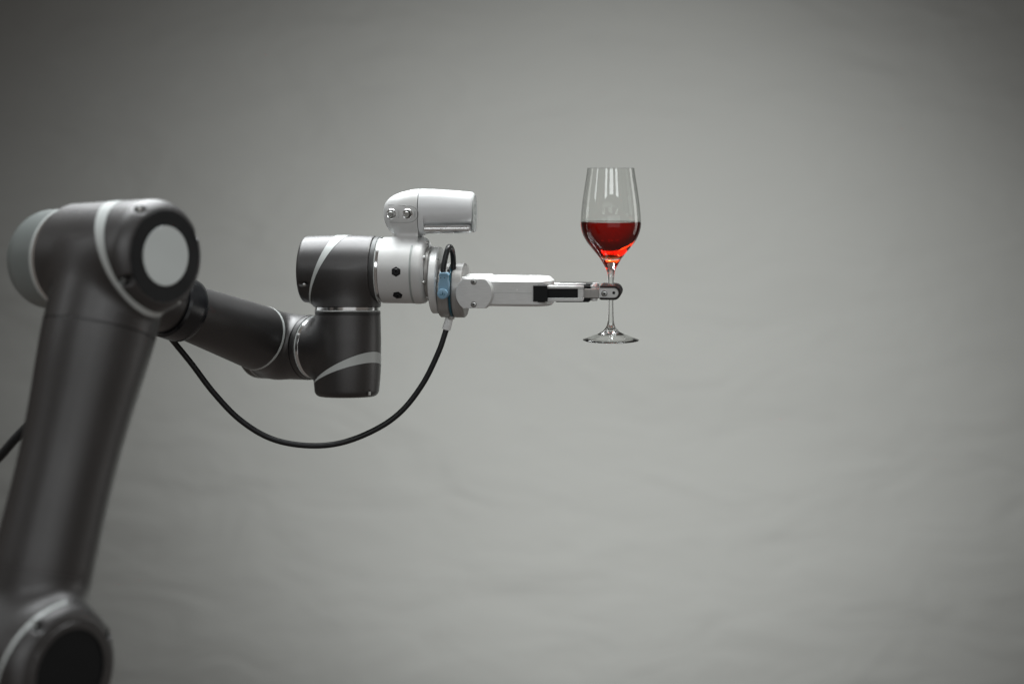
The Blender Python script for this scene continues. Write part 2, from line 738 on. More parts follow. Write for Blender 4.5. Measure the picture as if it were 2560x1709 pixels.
# ------------------------------------------------------------------ first wrist joint
R1 = 84.0


def f_w1(p):
    a = cyl(p, W1, A1, -100, 130, R1, 22, 4)
    b = cyl(p, W1, -FA, 0, 150, 84, 4, 4)
    return smin(a, b, 18)


seam1 = W1 - FA * 92
n_b = A1
w1p = W1 - A1 * 56
w1 = shell("w1", f_w1, W1, 165, 3.6, [
    ("wrist_housing", [(seam1, FA), (W1 + A1 * 92, -A1), (w1p, n_b)], 'paint', "dark wrist joint at the end of the forearm, seen from behind its cap", 0),
    ("accent_band", [(w1p - n_b * 0.8, -n_b), (w1p - n_b * 6, n_b), (seam1, FA)], 'band', None, 0.4),
    ("end_cap", [(w1p - n_b * 6.8, -n_b), (seam1, FA)], 'paint', None, 0),
], core_cut=[(seam1 + FA * 2, FA), (W1 + A1 * 91, -A1)])
obj("collar", ring(W1, A1, 92.6, 107.6, 83.0, 60, 0.6), 'paint', root)

# ------------------------------------------------------------------ forearm
Lf = float(np.linalg.norm(W1 - E2))


def along(px, base, d, L):
    lo_, hi_ = 0.0, L
    for _ in range(50):
        m_ = (lo_ + hi_) / 2
        q = base + d * m_
        x = 1280 + q[0] * D / (q[1] + D)
        if x < px:
            lo_ = m_
        else:
            hi_ = m_
    return lo_


tr = along(452, E2, FA, Lf)      # distance of the sleeve from E2
print("forearm length", Lf, "sleeve at", tr, "px/pu")
tS = Lf - 97
prof = []
for i in range(25):
    t = tr + (tS - tr) * i / 24
    k = (t - tr) / (tS - tr)
    prof.append((t, 66.5 + (84 - 66.5) * (k ** 1.05)))
prof = [(tr - 30, 0)] + prof[:-1] + [(tS - 4, 83.7), (tS - 2.6, 82.9), (tS - 2.6, 0)]
obj("forearm", revolve(E2, FA, prof, 96), 'paint', root, label="tapering dark forearm tube")
tilt = N(FA + A1 * 0.0)
obj("accent_band", ring(E2, tilt, tS - 2.5, tS + 4.0, 84.3, 60, 0.4), 'band', root, label="thin light ring at the wrist end of the forearm")

# glossy black protective sleeve round the forearm
g = revolve(E2 + FA * 0, FA, [(tr - 46, 60), (tr - 46, 75), (tr - 40, 80), (tr - 4, 80), (tr + 12, 78.5), (tr + 17, 75.5), (tr + 18, 70), (tr + 14, 60), (tr - 46, 60)], 96)
obj("cable_sleeve", g, 'gloss', root, label="glossy black sleeve round the elbow end of the forearm")

# ------------------------------------------------------------------ elbow, far half
def f_e2(p):
    a = cyl(p, E2, A1, -30, 130, 109, 60, 4)
    b = cyl(p, E2, FA, 0, tr - 30, 70, 4, 4)
    return smin(a, b, 45)


e2p = E2 + A1 * 83
e2n = N(A1 + HB * 0.12)
e2 = shell("e2", f_e2, E2 + FA * 60, 260, 5.5, [
    ("elbow_housing", [(E2 + HB * 30 + A1 * 10, N(HB * 1.0 + np.array([0, 0, -0.35]))), (e2p, -A1)], 'paint', "dark elbow joint carrying the forearm", 0),
    ("accent_cover", [(E2 + HB * 30 + A1 * 10, -N(HB * 1.0 + np.array([0, 0, -0.35]))), (e2p, -A1)], 'cover', "pale rounded cover on the far side of the elbow", 0),
], core_off=5, core_cut=[(E2 + A1 * 82, -A1)])
obj("pale_ring", ring(E2, A1, 83.6, 90, 111.5, 80, 1), 'band', root)  # pale ring added in place of the window glint on the steel
obj("steel_ring", ring(E2, A1, 90.5, 111, 112, 80, 2.5), 'chrome', root)

# ------------------------------------------------------------------ elbow, near half
RE = 118.5
capL = 377.0


def notch_pts(c, axis, R, angs, L, hb, r, ln):
    out = []
    for a in angs:
        d = hb * math.cos(math.radians(a)) + np.array([0, 0, 1.0]) * math.sin(math.radians(a))
        out.append((c + d * R + axis * (L - ln), c + d * (R + 3) + axis * (L + 12), r, d))
    return out


NE = notch_pts(E2, A1, 108, (120, 26, 208, 299), capL - 6, HB, 10, 16)


def tape1(t):
    return -7 * np.clip((110 - t) / 40, 0, 1) - 3 * np.clip((t - 330) / 60, 0, 1)


def f_e1(p):
    a = cyl(p, E2, A1, 60, capL, RE, 4, 34, tape1)
    b = cyl(p, E1, UA, 0, 220, 116, 4, 4)
    d = smin(a, b, 22)
    for q0, q1, r, _ in NE:
        d = np.maximum(d, -capsule(p, q0, q1, r))
    # the shallow dished face
    q = p - (E2 + A1 * capL)
    t = q @ A1
    rad = np.sqrt(np.maximum((q * q).sum(-1) - t * t, 1e-9))
    d = smax(d, -(np.maximum(rad - 92, -(t + 5))), 4)
    return d


Le = fitplane([(245, 529), (238.5, 562), (242, 603), (255, 659), (288, 715), (339, 768)], E2, A1, RE)
Re = fitplane([(272, 531), (261.5, 570), (265, 623), (281, 677), (306, 728), (344, 762)], E2, A1, RE)
tU = 158.0
ucut = (E1 + UA * tU, -UA)
near = (E2 + A1 * 111.5, A1)
e1 = shell("e1", f_e1, E1 + UA * 20 + A1 * 5, 235, 4.4, [
    ("elbow_housing", [near, (Le[0] - A1 * 0.8, -Le[1]), ucut], 'paint', "large dark elbow joint with a pale round cover disc", 0),
    ("accent_band", [(Le[0], Le[1]), (Re[0], -Re[1]), ucut], 'band', None, 0.8),
    ("end_cap", [(Re[0] + A1 * 0.8, Re[1]), ucut], 'paint', None, 0),
], core_off=4, core_cut=[(E2 + A1 * 102, A1), (E1 + UA * (tU - 2), -UA)])
obj("cap_ring", ring(E2, A1, capL - 8, capL - 2, 96, 58, 2), 'black', e1[0])
obj("cover_disc", ring(E2, A1, capL - 6, capL - 0.5, 61.8, None, 0.8), 'disc', e1[0], label="pale grey-green round cover disc")
for q0, q1, r, d in NE:
    obj("notch_screw", ring(q0 - d * 1, A1, -4, 4, 5.5), 'steel', e1[0])

# ------------------------------------------------------------------ upper arm and shoulder
Lu = float(np.linalg.norm(S1 - E1))
print("upper arm", Lu)
prof = [(tU + 1.5, 0), (tU + 1.5, 115.2), (tU + 2.5, 116)]
tEnd = Lu - 167.5
keys = [(0, 116), (0.12, 113), (0.3, 104.5), (0.5, 98.5), (0.7, 97), (0.88, 98.5), (1, 100)]
for i in range(1, 40):
    k = i / 40
    for (a, ra), (b, rb) in zip(keys, keys[1:]):
        if a <= k <= b:
            s_ = (k - a) / (b - a)
            prof.append((tU + 2.5 + (tEnd - tU - 4) * k, ra + (rb - ra) * s_))
            break
# smooth the radii
rr = np.array([r for _, r in prof[2:]])
for _ in range(14):
    rr[1:-1] = (rr[:-2] + 2 * rr[1:-1] + rr[2:]) / 4
prof = prof[:2] + [(t, float(r)) for (t, _), r in zip(prof[2:], rr)]
prof += [(tEnd - 0.8, 99.5), (tEnd - 0.8, 0)]
obj("upper_arm", revolve(E1, UA, prof, 96), 'paint', root, label="thick waisted upper arm rising at the left", angle=40)
shL = 146.0
NS = notch_pts(S1, A1, 113, (122, 28), shL - 6, HB, 10, 16)


def f_s1(p):
    a = cyl(p, S1, A1, -150, shL, 126, 4, 36)
    b = cyl(p, S1, -UA, 0, 200, 100, 4, 4)
    d = smin(a, b, 40)
    for q0, q1, r, _ in NS:
        d = np.maximum(d, -capsule(p, q0, q1, r))
    q = p - (S1 + A1 * shL)
    t = q @ A1
    rad = np.sqrt(np.maximum((q * q).sum(-1) - t * t, 1e-9))
    return smax(d, -(np.maximum(rad - 90, -(t + 5))), 4)


scut = (S1 - UA * 168, UA)
ls0, lsn = fitplane([(4, 1655), (48, 1583), (105, 1528), (140, 1510), (170, 1503)], S1, A1, 126)
s1 = shell("s1", f_s1, S1, 240, 5.0, [
    ("shoulder_housing", [scut, (ls0, -lsn)], 'paint', "dark shoulder joint at the bottom left corner", 0),
    ("accent_band", [(ls0, lsn), (ls0 + lsn * 8, -lsn), (S1 + HB * 8, -HB), scut], 'band', None, 0.8),
    ("joint_strip", [(ls0, lsn), (ls0 + lsn * 9, -lsn), (S1 + HB * 8.6, HB), scut], 'paint', None, 0),
    ("end_cap", [(ls0 + lsn * 10, lsn), scut], 'paint', None, 0),
], core_off=4, core_cut=[(S1 - UA * 166, UA)])
obj("cap_ring", ring(S1, A1, shL - 8, shL + 1, 94, 80, 3), 'paint', s1[0])
obj("cover_disc", ring(S1, A1, shL - 8, shL - 2, 82, None, 1.5), 'black', s1[0], label="black round cover disc")

# ------------------------------------------------------------------ third wrist joint (lying)
R3 = 88.0
uL = T.px(754, 674, 0)[0] - u3
uR = T.px(948, 674, 0)[0] - u3
pz = W3 + A3 * (T.px(756, 705, -84)[0] - u3) + np.array([0, 0, -33.0]) + T.Y * -82


def tap3(t):
    return -4.5 * (t / 110) ** 2 * np.where(t > 0, 0.9, 0.7)


def f_w3(p):
    a = cyl(p, W3, A3, uL, uR - 9.5, R3, 15, 1.5, tap3)
    b = cyl(p, W3, -T2, 0, 140, 83.5, 4, 4)
    d = smin(a, b, 24)
    # domed end
    q = p - W3
    d = smax(d, np.linalg.norm(q - A3 * 230, axis=-1) - (230 - uL + 1.5), 6)
    return np.maximum(d, -capsule(p, pz - A3 * 8, pz + A3 * 7, 8))


r3 = fitplane([(872, 590), (845, 607.5), (822, 632), (799, 672), (783.6, 705.5), (777.5, 736), (778.5, 752)], W3, A3, R3 - 1)
l3 = fitplane([(839, 590), (822, 606), (803.5, 633.5), (788, 667), (776, 710), (772, 736), (775, 753)], W3, A3, R3 - 1)
dwn = W3 - T2 * (W3[2] - P(870, 766, W3[1])[2]) / math.cos(tl)
rcut = (W3 + A3 * (uR - 10), -A3)
w3 = shell("w3", f_w3, W3, 165, 3.2, [
    ("wrist_housing", [(r3[0] + A3 * 0.9, r3[1]), (dwn, T2)], 'paint', "lying dark wrist joint beneath the camera, with a bright curved band", 0),
    ("accent_band", [(r3[0], -r3[1]), (l3[0], l3[1]), (dwn, T2)], 'band', None, 0.5),
    ("end_cap", [(l3[0] - A3 * 0.6, -l3[1])], 'paint', None, 0),
], core_cut=[(dwn - T2 * 1, T2)])
obj("notch_screw", ring(pz + T.Y * 3, A3, 0, 8, 4.2), 'chrome', w3[0])
# steel ring and collar between second and third joints
obj("steel_ring", ring(dwn, -T2, 0.6, 9.5, 82.5, 60, 0.6), 'chrome', root)
obj("pale_ring", ring(dwn, -T2, 9.7, 12.2, 83.6, 60, 0.5), 'band', root)
zc = float((dwn - W2) @ T2)
obj("collar", ring(W2, T2, zt + 0.7, zc - 12.4, 83.8, 60, 0.5), 'collar', root)
# collar and steel ring between third joint and silver flange housing
uC0 = uR - 9
obj("collar", revolve(W3, A3, [(uC0, 60), (uC0, 84.8), (uC0 + 1, 85.4), (uC0 + 11, 84.8), (uC0 + 12, 84), (uC0 + 12, 60), (uC0, 60)], 96), 'collar', root)
obj("pale_ring", ring(W3, A3, uC0 + 12.2, uC0 + 14.6, 84.4, 60, 0.5), 'band', root)
obj("steel_ring", ring(W3, A3, uC0 + 14.8, uC0 + 22, 83.2, 60, 0.6), 'chrome', root)

# ------------------------------------------------------------------ silver flange housing with the camera mount
uS0 = uC0 + 22.6


def U(px, py=674, d=0.0):
    return T.px(px, py, d)[0] - u3


def V(py, px=1060, d=0.0):
    return T.px(px, py, d)[1] - v3


WF = Frame(W3, A3, T.Y, (0, 0, 1))
uS1 = U(1053)
# camera head, rear half: z profile along the axis
htop = [(960, 532), (961.5, 517), (966, 505), (978, 493), (996, 483.5), (1027, 474.8), (1056, 472), (1100, 473.6), (1183, 480)]
hbot = [(960, 532), (962, 548), (966, 560), (973.5, 573), (985, 583), (1000, 586), (1027, 587), (1053, 587.5), (1100, 587.5), (1183, 584)]


def dense(tab):
    return [(float(q[0]), float(q[1])) for q in spline([np.array([a, b, 0.0]) for a, b in tab], 8)]


htop, hbot = dense(htop), dense(hbot)


def interp(tab, x):
    return np.interp(x, [a for a, _ in tab], [b for _, b in tab])


tt = [(U(a, b), V(b, a)) for a, b in htop]
tb = [(U(a, b), V(b, a)) for a, b in hbot]
HD = 47.0     # half depth of the camera head
NECK0, NECK1 = U(986, 588), U(1051, 588)
hz = (V(532, 1010))


def f_neck(p):
    q = p - W3
    t, z, d = q @ A3, q[..., 2], q @ T.Y
    body = cyl(p, W3, A3, uS0 - 20, uS1, 84.0, 4, 10)
    # head: loft of superellipses, as an implicit function
    zt_ = np.interp(t, [a for a, _ in tt], [b for _, b in tt])
    zb_ = np.interp(t, [a for a, _ in tb], [b for _, b in tb])
    zc_, hh = (zt_ + zb_) / 2, np.maximum((zt_ - zb_) / 2, 0.5)
    t0 = tt[0][0]
    kd = HD * np.sqrt(np.clip(1 - (1 - np.clip((t - t0) / 55, 0, 1)) ** 2, 0.0004, 1))
    e = (np.abs((z - zc_) / hh) ** 2.4 + np.abs(d / kd) ** 2.4) ** (1 / 2.4)
    head = np.maximum((e - 1) * np.minimum(hh, kd) * 0.9, t0 - t)
    head = np.maximum(head, t - (NECK1 + 8))
    # neck block
    x = np.abs(t - (NECK0 + NECK1 + 22) / 2) - (NECK1 - NECK0 - 22) / 2
    y = np.abs(d) - 20
    w = np.sqrt(np.maximum(x, 0) ** 2 + np.maximum(y, 0) ** 2) + np.minimum(np.maximum(x, y), 0) - 7
    neck = np.maximum(w, np.abs(z - (hz - 40)) - 42)
    r = smin(body, neck, 34)
    return smin(r, head, 8)


h = 2.6
gneck = nets(f_neck, W3 + np.array([60, -130, -100]), W3 + np.array([225, 110, 230]), h)
# smooth the stepped profile a little
cN = (W3 + A3 * uS0, A3)
cH = (W3 + A3 * (NECK1 + 0.5), -A3)
flange = obj("flange_housing", cut(gneck, [cN, cH]), 'silver', root, angle=None,
             label="silver flange housing with a flared neck carrying the camera")
uG = U(1039)
obj("flange_core", ring(W3, A3, uS0 + 1, NECK1 + 6, 82.6, None, 1), 'gray_trim', flange)
obj("flange_collar", revolve(W3, A3, [(NECK1 + 1.5 - 10, 60), (NECK1 - 8.5, 84.6), (NECK1 - 7, 85.2), (NECK1 + 6, 84.6), (NECK1 + 14, 82.5), (NECK1 + 19, 77.5), (NECK1 + 20.5, 70), (NECK1 + 20.5, 0)], 96), 'silver', flange)
obj("trim_ring", ring(W3, A3, NECK1 - 13.5, NECK1 - 8.7, 84.7, 60, 0.3), 'gray_trim', flange)
fe = NECK1 + 20.5
# screws on the flange face rim
sc0 = None
for a in (200, 248, 150, 102, 40, 330):
    d = T.Y * math.cos(math.radians(a)) + np.array([0, 0, 1]) * math.sin(math.radians(a))
    o_ = W3 + d * 72 + A3 * (fe - 4)
    if sc0 is None:
        sc0 = obj("flange_screw", ring(o_, A3, 0, 9, 5.2, None, 1, 20), 'steel', flange)
        so = o_
    else:
        again(sc0, flange, o_ - so)

# hexagonal black bolts on the front
def hexbolt(px, py, r, rot):
    c = raycyl(px, py, W3, A3, 84.2)
    nrm = c - W3
    nrm = N(nrm - A3 * (nrm @ A3))
    bt = np.cross(nrm, A3)
    out = [(r * math.cos(math.radians(rot + 60 * i)), r * math.sin(math.radians(rot + 60 * i))) for i in range(6)]
    g1 = mi(prism(c, A3, bt, nrm, out, -9, 0.9, 0.6, 0), 0)
    cc = ring(c, nrm, 0.8, 2.6, r * 0.62, r * 0.3, 0.8, 28)
    return merge(g1, mi(cc, 1))


obj("hex_bolt", hexbolt(990, 679, 12.6, 30), ['black', 'gloss'], flange)
obj("hex_bolt", hexbolt(994, 738, 13.0, 12), ['black', 'gloss'], flange)

# camera head, front half
def loft(us, n=56, ex=2.5, zc0=None):
    Vv, F = [], []
    for k, (u, z0, z1, dd) in enumerate(us):
        zc_ = (z0 + z1) / 2 if zc0 is None else zc0
        for i in range(n):
            th = 2 * math.pi * i / n
            c_, s_ = math.cos(th), math.sin(th)
            hh = z1 - zc_ if s_ > 0 else zc_ - z0
            Vv.append(WF.w(u, zc_ + hh * math.copysign(abs(s_) ** (2 / ex), s_), dd * math.copysign(abs(c_) ** (2 / ex), c_)))
    for k in range(len(us) - 1):
        for i in range(n):
            j = (i + 1) % n
            F.append((k * n + i, k * n + j, (k + 1) * n + j, (k + 1) * n + i))
    F.append(tuple(range(n)))
    F.append(tuple((len(us) - 1) * n + i for i in range(n)))
    return fixn(Vv, F)


u0 = NECK1 + 2.0
u1 = U(1178, 540)
us = []
top = lambda x: V(interp(htop, x), x)
for k in range(9):
    px_ = 1052 + (1178 - 1052) * k / 8
    zb_ = V(560.5 - 2.5 * k / 8 + 2, px_)
    us.append((u0 + (u1 - u0) * k / 8, zb_ - 0, top(px_), HD - 1.5 - 6 * k / 8))
zfull = V(587.5, 1056)
us = [(u0, zfull, us[0][2], HD - 1.5), (U(1063, 560), zfull, us[0][2] - 0.2, HD - 1.7), (U(1065.5, 560), zfull + 2, us[0][2] - 0.3, HD - 1.8),
      (U(1066.3, 560), V(563, 1066), us[0][2] - 0.3, HD - 1.8)] + us[2:]
a_, b_, c_, d_ = us[-1]
us += [(a_ + 4, b_ + 1, c_ - 1.2, d_ - 1), (a_ + 7, b_ + 3.5, c_ - 4.5, d_ - 3.5)]
camera = obj("camera_housing", loft(us, zc0=V(530, 1100)), 'camsilver', root, label="silver bullet-shaped camera above the wrist", angle=40)
# bright light tubes under the front half
zl = V(572, 1110)
rt = 11.5
for sd in (-1, 1):
    o_ = WF.w(U(1066, 572), zl, sd * 27)
    o2 = WF.w(U(1180, 572), zl + 1.5, sd * 23)
    ax = N(o2 - o_)
    L_ = float(np.linalg.norm(o2 - o_))
    obj("light_tube", revolve(o_, ax, [(0, 0), (0, 9), (1.5, rt), (L_ - 2, rt), (L_, rt - 1.5), (L_, 0)], 40), 'tube', camera)
obj("light_bridge", prism(WF.o, WF.X, WF.Y, WF.Z, rrect(U(1066, 572), U(1179, 572), -24, 24, 3), zl - 9, zl + 12, 3), 'camsilver', camera)
# end window
outl = []
for y_, z_ in circ(0, 0, 1, 48):
    outl.append((math.copysign(abs(y_) ** 0.85, y_) * 35, V(531, 1186) + z_ * (46 if z_ > 0 else 50)))
gw = prism(WF.o, WF.Y, WF.Z, WF.X, outl, a_ + 5.5, a_ + 10.5, 1.5)
endw = obj("lens_window", gw, 'window', camera, label="pale oval end window of the camera")
lens = []
for i, zz in enumerate((512, 531, 548)):
    lens.append(ring(WF.w(a_ + 9.5, V(zz, 1186), 0), A3, 0, 2.2, 8 - 2 * (i != 1), None, 0.8, 32))
obj("lens", merge(*lens), 'gray_trim', endw)

# buttons: an engraved panel with two push buttons and their words
def headz(px_, py):
    """front surface depth of the rear head at a picture point, by marching"""
    r = N([(px_ - 1280) / D, 1, (HZ - py) / D])
    o_ = np.array([0, -D, 0.0])
    ts = np.arange(D - 400, D + 300, 0.5)
    pts = o_ + r * ts[:, None]
    f = f_neck(pts)
    k = np.argmax(f < 0)
    p_ = pts[k]
    e = np.array([(f_neck((p_ + q)[None]) - f_neck((p_ - q)[None]))[0] for q in np.eye(3) * 2])
    return p_, N(e)


pan = []
for a, b in ((962, 512), (975, 512.5), (1000, 513.5), (1020, 514.3), (1030, 516), (1039, 521), (1044, 528), (1045, 536), (1043, 544), (1037, 551), (1028, 555), (1015, 556.3), (990, 556), (975, 555.5), (963, 555)):
    q, n_ = headz(a, b)
    pan.append(q + n_ * 0.1)
obj("panel_seam", tube(spline(pan, 6), 0.75, 8), 'print', flange)
for bx, by in ((979, 535), (1018.5, 535)):
    q, n_ = headz(bx, by)
    if bx < 1000:
        n_ = N(n_ + np.array([0.25, -0.3, 0.0]))
    r_ = 13.2
    gb = mi(revolve(q - n_ * 2, n_, [(0, 0), (0, r_), (3.5, r_), (5.2, r_ - 1.5), (4.0, r_ - 4.5), (2.0, r_ - 5.2), (2.0, 0)], 48), 0)
    gp = mi(revolve(q - n_ * 0 + np.array([-0.8, 0, -0.4]), n_, [(0, 0), (0, 7.2), (6.6, 7.2), (7.6, 6.2), (7.6, 0)], 36), 1)
    gd = mi(revolve(q + n_ * 0.2, n_, [(0, 0), (0, 8.6), (0.6, 8.6), (0.6, 0)], 36), 2)
    obj("push_button", merge(gb, gp, gd), ['chrome', 'steel', 'black'], flange)


def text(body, c, n_, size, parent, m='print', rot=90):
    cu = bpy.data.curves.new("t", 'FONT')
    cu.body = body
    cu.size = size * S
    cu.extrude = 0.2 * S
    cu.align_x = 'CENTER'
    cu.align_y = 'CENTER'
    cu.space_character = 1.15
    to = bpy.data.objects.new("t", cu)
    COL.objects.link(to)
    bpy.context.view_layer.update()
    me = bpy.data.meshes.new_from_object(to.evaluated_get(bpy.context.evaluated_depsgraph_get()))
    bpy.data.objects.remove(to)
    zax = N(n_)
    xax = N(A3 - zax * (A3 @ zax))
    yax = np.cross(zax, xax)
    a = math.radians(rot)
    X_, Y_ = xax * math.cos(a) + yax * math.sin(a), -xax * math.sin(a) + yax * math.cos(a)
    mt = Matrix((tuple(X_), tuple(Y_), tuple(zax))).transposed().to_4x4()
    me.transform(mt)
    me.materials.clear()
    me.materials.append(M[m])
    o_ = bpy.data.objects.new("lettering", me)
    return link(o_, parent, tuple((c + zax * 0.3) * S))


q, n_ = headz(997, 535)
text("POINT", q, n_, 6.0, flange)
q, n_ = headz(1037, 535.5)
text("FREE", q, n_, 6.0, flange)

# ------------------------------------------------------------------ tool side: adapter discs, gripper base
u1a = fe + 0.5
o1 = WF.w(0, V(681, 1071), 0)
obj("adapter_ring", merge(ring(o1, A3, u1a, u1a + 9, 67), ring(o1, A3, u1a + 9, u1a + 13, 64)), 'brushed_dark', root)
o2_ = WF.w(0, V(700, 1090), 0)
uD0, uD1 = u1a + 13, u1a + 32
adapter = obj("adapter_disc", ring(o2_, A3, uD0, uD1, 84.5, None, 2), 'brushed', root, label="round aluminium adapter disc behind the gripper")
scr = None
for a in (60, 120, 175, 235, 300, 0):
    d = T.Y * math.cos(math.radians(a)) + np.array([0, 0, 1]) * math.sin(math.radians(a))
    o_ = o2_ + d * 66 + A3 * (uD1 - 5)
    g = ring(o_, A3, 0, 7, 5, None, 1, 20)
    if scr is None:
        scr = obj("adapter_screw", g, 'steel', adapter)
        so = o_
    else:
        again(scr, adapter, o_ - so)

oB = WF.w(0, V(725, 1130), 0)
uB0 = uD1 + 0.5
uT = U(1128, 725, -20)
RB = 69.0
base = obj("gripper_base", ring(oB, A3, uB0, uT, RB, None, 3), 'brushed_dark', root, label="round aluminium base of the gripper with a teal seam")
obj("teal_gasket", ring(oB, A3, uT, uT + 5, RB + 0.6, None, 1.5), 'teal', base)
uB2 = U(1166, 725, 0)
obj("base_front", ring(oB, A3, uT + 5, uB2, RB, None, 4), 'brushed_dark', base)
# pale flat-sided block that carries the finger body
zk0, zk1 = V(771.5, 1180, -60), V(692, 1180, -60)
blk = [(-62, zk0 + 4), (-62, zk1), (62, zk1), (62, zk0 + 4)]
obj("base_block", prism(WF.o, WF.X, WF.Z, WF.Y, [(uT + 8, V(765, 1140, -64)), (uT + 8, V(691, 1140, -64)), (U(1200, 700, -60), zk1 - 2), (U(1200, 700, -60), zk0 + 2)], -56, 56, 2), 'brushed', base)
# little black screw near the top
q = raycyl(1121, 676.5, oB, A3, RB)
nn = N(q - oB - A3 * ((q - oB) @ A3))
obj("set_screw", ring(q, nn, -2, 1.2, 3.6, 1.6, 0.6, 24), 'black', base)


def plate(tab, d):
    return [T.px(a, b, d) for a, b in tab]


TF = T


def tprism(tab, d0, d1, ch=0.8, ch0=None):
    """outline given where its front face is seen; d0 front, d1 back (ch0 front chamfer)"""
    return prism(T.o, T.X, T.Z, T.Y, plate(tab, d0), d0, d1, ch, ch if ch0 is None else ch0)


# round cover plates, front and back, clipped flat at top and bottom
def clipped(cx, cy_, r, y0, y1, n=26):
    a = math.degrees(math.asin((cy_ - y0) / r))
    b = math.degrees(math.asin((y1 - cy_) / r))
    pts = []
    for i in range(n):
        th = math.radians(-a + (a + b) * i / (n - 1))
        pts.append((cx + r * math.cos(th), cy_ + r * math.sin(th)))
    for i in range(n):
        th = math.radians(180 - b + (a + b) * i / (n - 1))
        pts.append((cx + r * math.cos(th), cy_ + r * math.sin(th)))
    return pts


DF = -70.5
cp = clipped(1184.5, 733.5, 45.5, 697, 770.5)
cp = [(a, b) for a, b in cp]
body_outline = [(1186, 694)] + [(1186 + 48 * math.cos(math.radians(t)), 734 + 48 * math.sin(math.radians(t))) for t in range(-52, 53, 6)] + [(1186, 773)]
knk = obj("knuckle_block", tprism([(a, b) for a, b in clipped(1188, 733, 46.5, 693, 770.5)], DF + 4, 62, 1.0, 3.0), 'brushed', root, label="round-ended aluminium knuckle of the gripper")
cpl = obj("cover_plate", tprism(cp, DF - 1, DF + 4.2, 0.5, 0.8), 'brushed', knk, label="round cover plate with two screws")
# saddle joining the two plates at the rear top
obj("cover_plate", prism(T.o, T.X, T.Z, T.Y, plate(clipped(1184.5, 733.5, 45.5, 697, 770.5), DF), 62, 67, 0.8), 'brushed', knk)


def torx(px_, py, d, r, parent, name="screw"):
    u, v = T.px(px_, py, d)
    c = T.w(u, v, d)
    ax = -T.Y
    g1 = mi(revolve(c, ax, [(-1, 0), (-1, r + 0.9), (0.25, r + 0.9), (0.25, r)], 32), 1)
    g2 = mi(revolve(c, ax, [(-0.6, r), (0.9, r - 0.3), (1.6, r - 1.6), (1.7, r * 0.52), (-0.6, r * 0.44), (-0.6, 0)], 32), 0)
    st = [(r * (0.46 if i % 2 else 0.26) * math.cos(math.radians(30 * i + 10)), r * (0.46 if i % 2 else 0.26) * math.sin(math.radians(30 * i + 10))) for i in range(12)]
    g3 = mi(prism(c, T.X, T.Z, -T.Y, st, -0.7, 1.85, 0, 0), 1)
    return obj(name, merge(g1, g2, g3), ['steel', 'black'], parent)


torx(1184, 704.5, DF - 1, 6.4, knk)
torx(1184, 761, DF - 1, 6.4, knk)

# finger body: a flat bar with a round boss at its end, seen from above as the outline
ub0 = T.px(1192, 730, -56)[0]
ubc = T.px(1339, 730, 0)[0]
ol = [(ub0, -60), (T.px(1300, 730, -56)[0], -60)]
for t in range(-80, 81, 10):
    ol.append((ubc + 47 * math.cos(math.radians(t)), 58 * math.sin(math.radians(t))))
ol += [(T.px(1300, 730, -56)[0], 60), (ub0, 60)]
zf0, zf1 = T.px(1300, 766, -56)[1], T.px(1300, 695.5, -56)[1]
fb = obj("finger_body", prism(T.o, T.X, T.Y, T.Z, ol, zf0, zf1, 8.5, 6), 'brushed', root, label="flat aluminium body of the gripper with a bright chamfered top", angle=25)
# bright oval recess plates on top
for a, b, w_ in ((1273, 38, 15), (1325, 9, 22), (1345, 36, 34)):
    u, _ = T.px(a, 692, 0)
    obj("top_plate", prism(T.o, T.X, T.Y, T.Z, circ(u, 0, b / 2, 32, ry=w_), zf1 - 0.5, zf1 + 0.9, 0.4), 'camsilver', fb)
obj("seam_line", tprism([(1232, 731), (1329, 732.2), (1329, 732.8), (1232, 731.7)], -60.3, -59.0, 0, 0), 'gray_trim', fb)
u, v = T.px(1292.5, 724.5, -60)
obj("indicator_dot", revolve(T.w(u, v, -60), -T.Y, [(-1, 0), (-1, 1.9), (0.5, 1.9), (0.9, 1.2), (0.9, 0)], 20), 'white', fb)

# ------------------------------------------------------------------ finger links, front and rear (mirrored)
def sbox(tab, d0, d1, ch=0.7):
    """front outline tab, depth d0..d1; returns geometry for the front and its mirror behind"""
    out = plate(tab, d0)
    return (prism(T.o, T.X, T.Z, T.Y, out, d0, d1, ch), prism(T.o, T.X, T.Z, T.Y, out, -d0, -d1, ch))


def R_(x0, x1, y0, y1):
    return [(x0, y0), (x1, y0), (x1, y1), (x0, y1)]


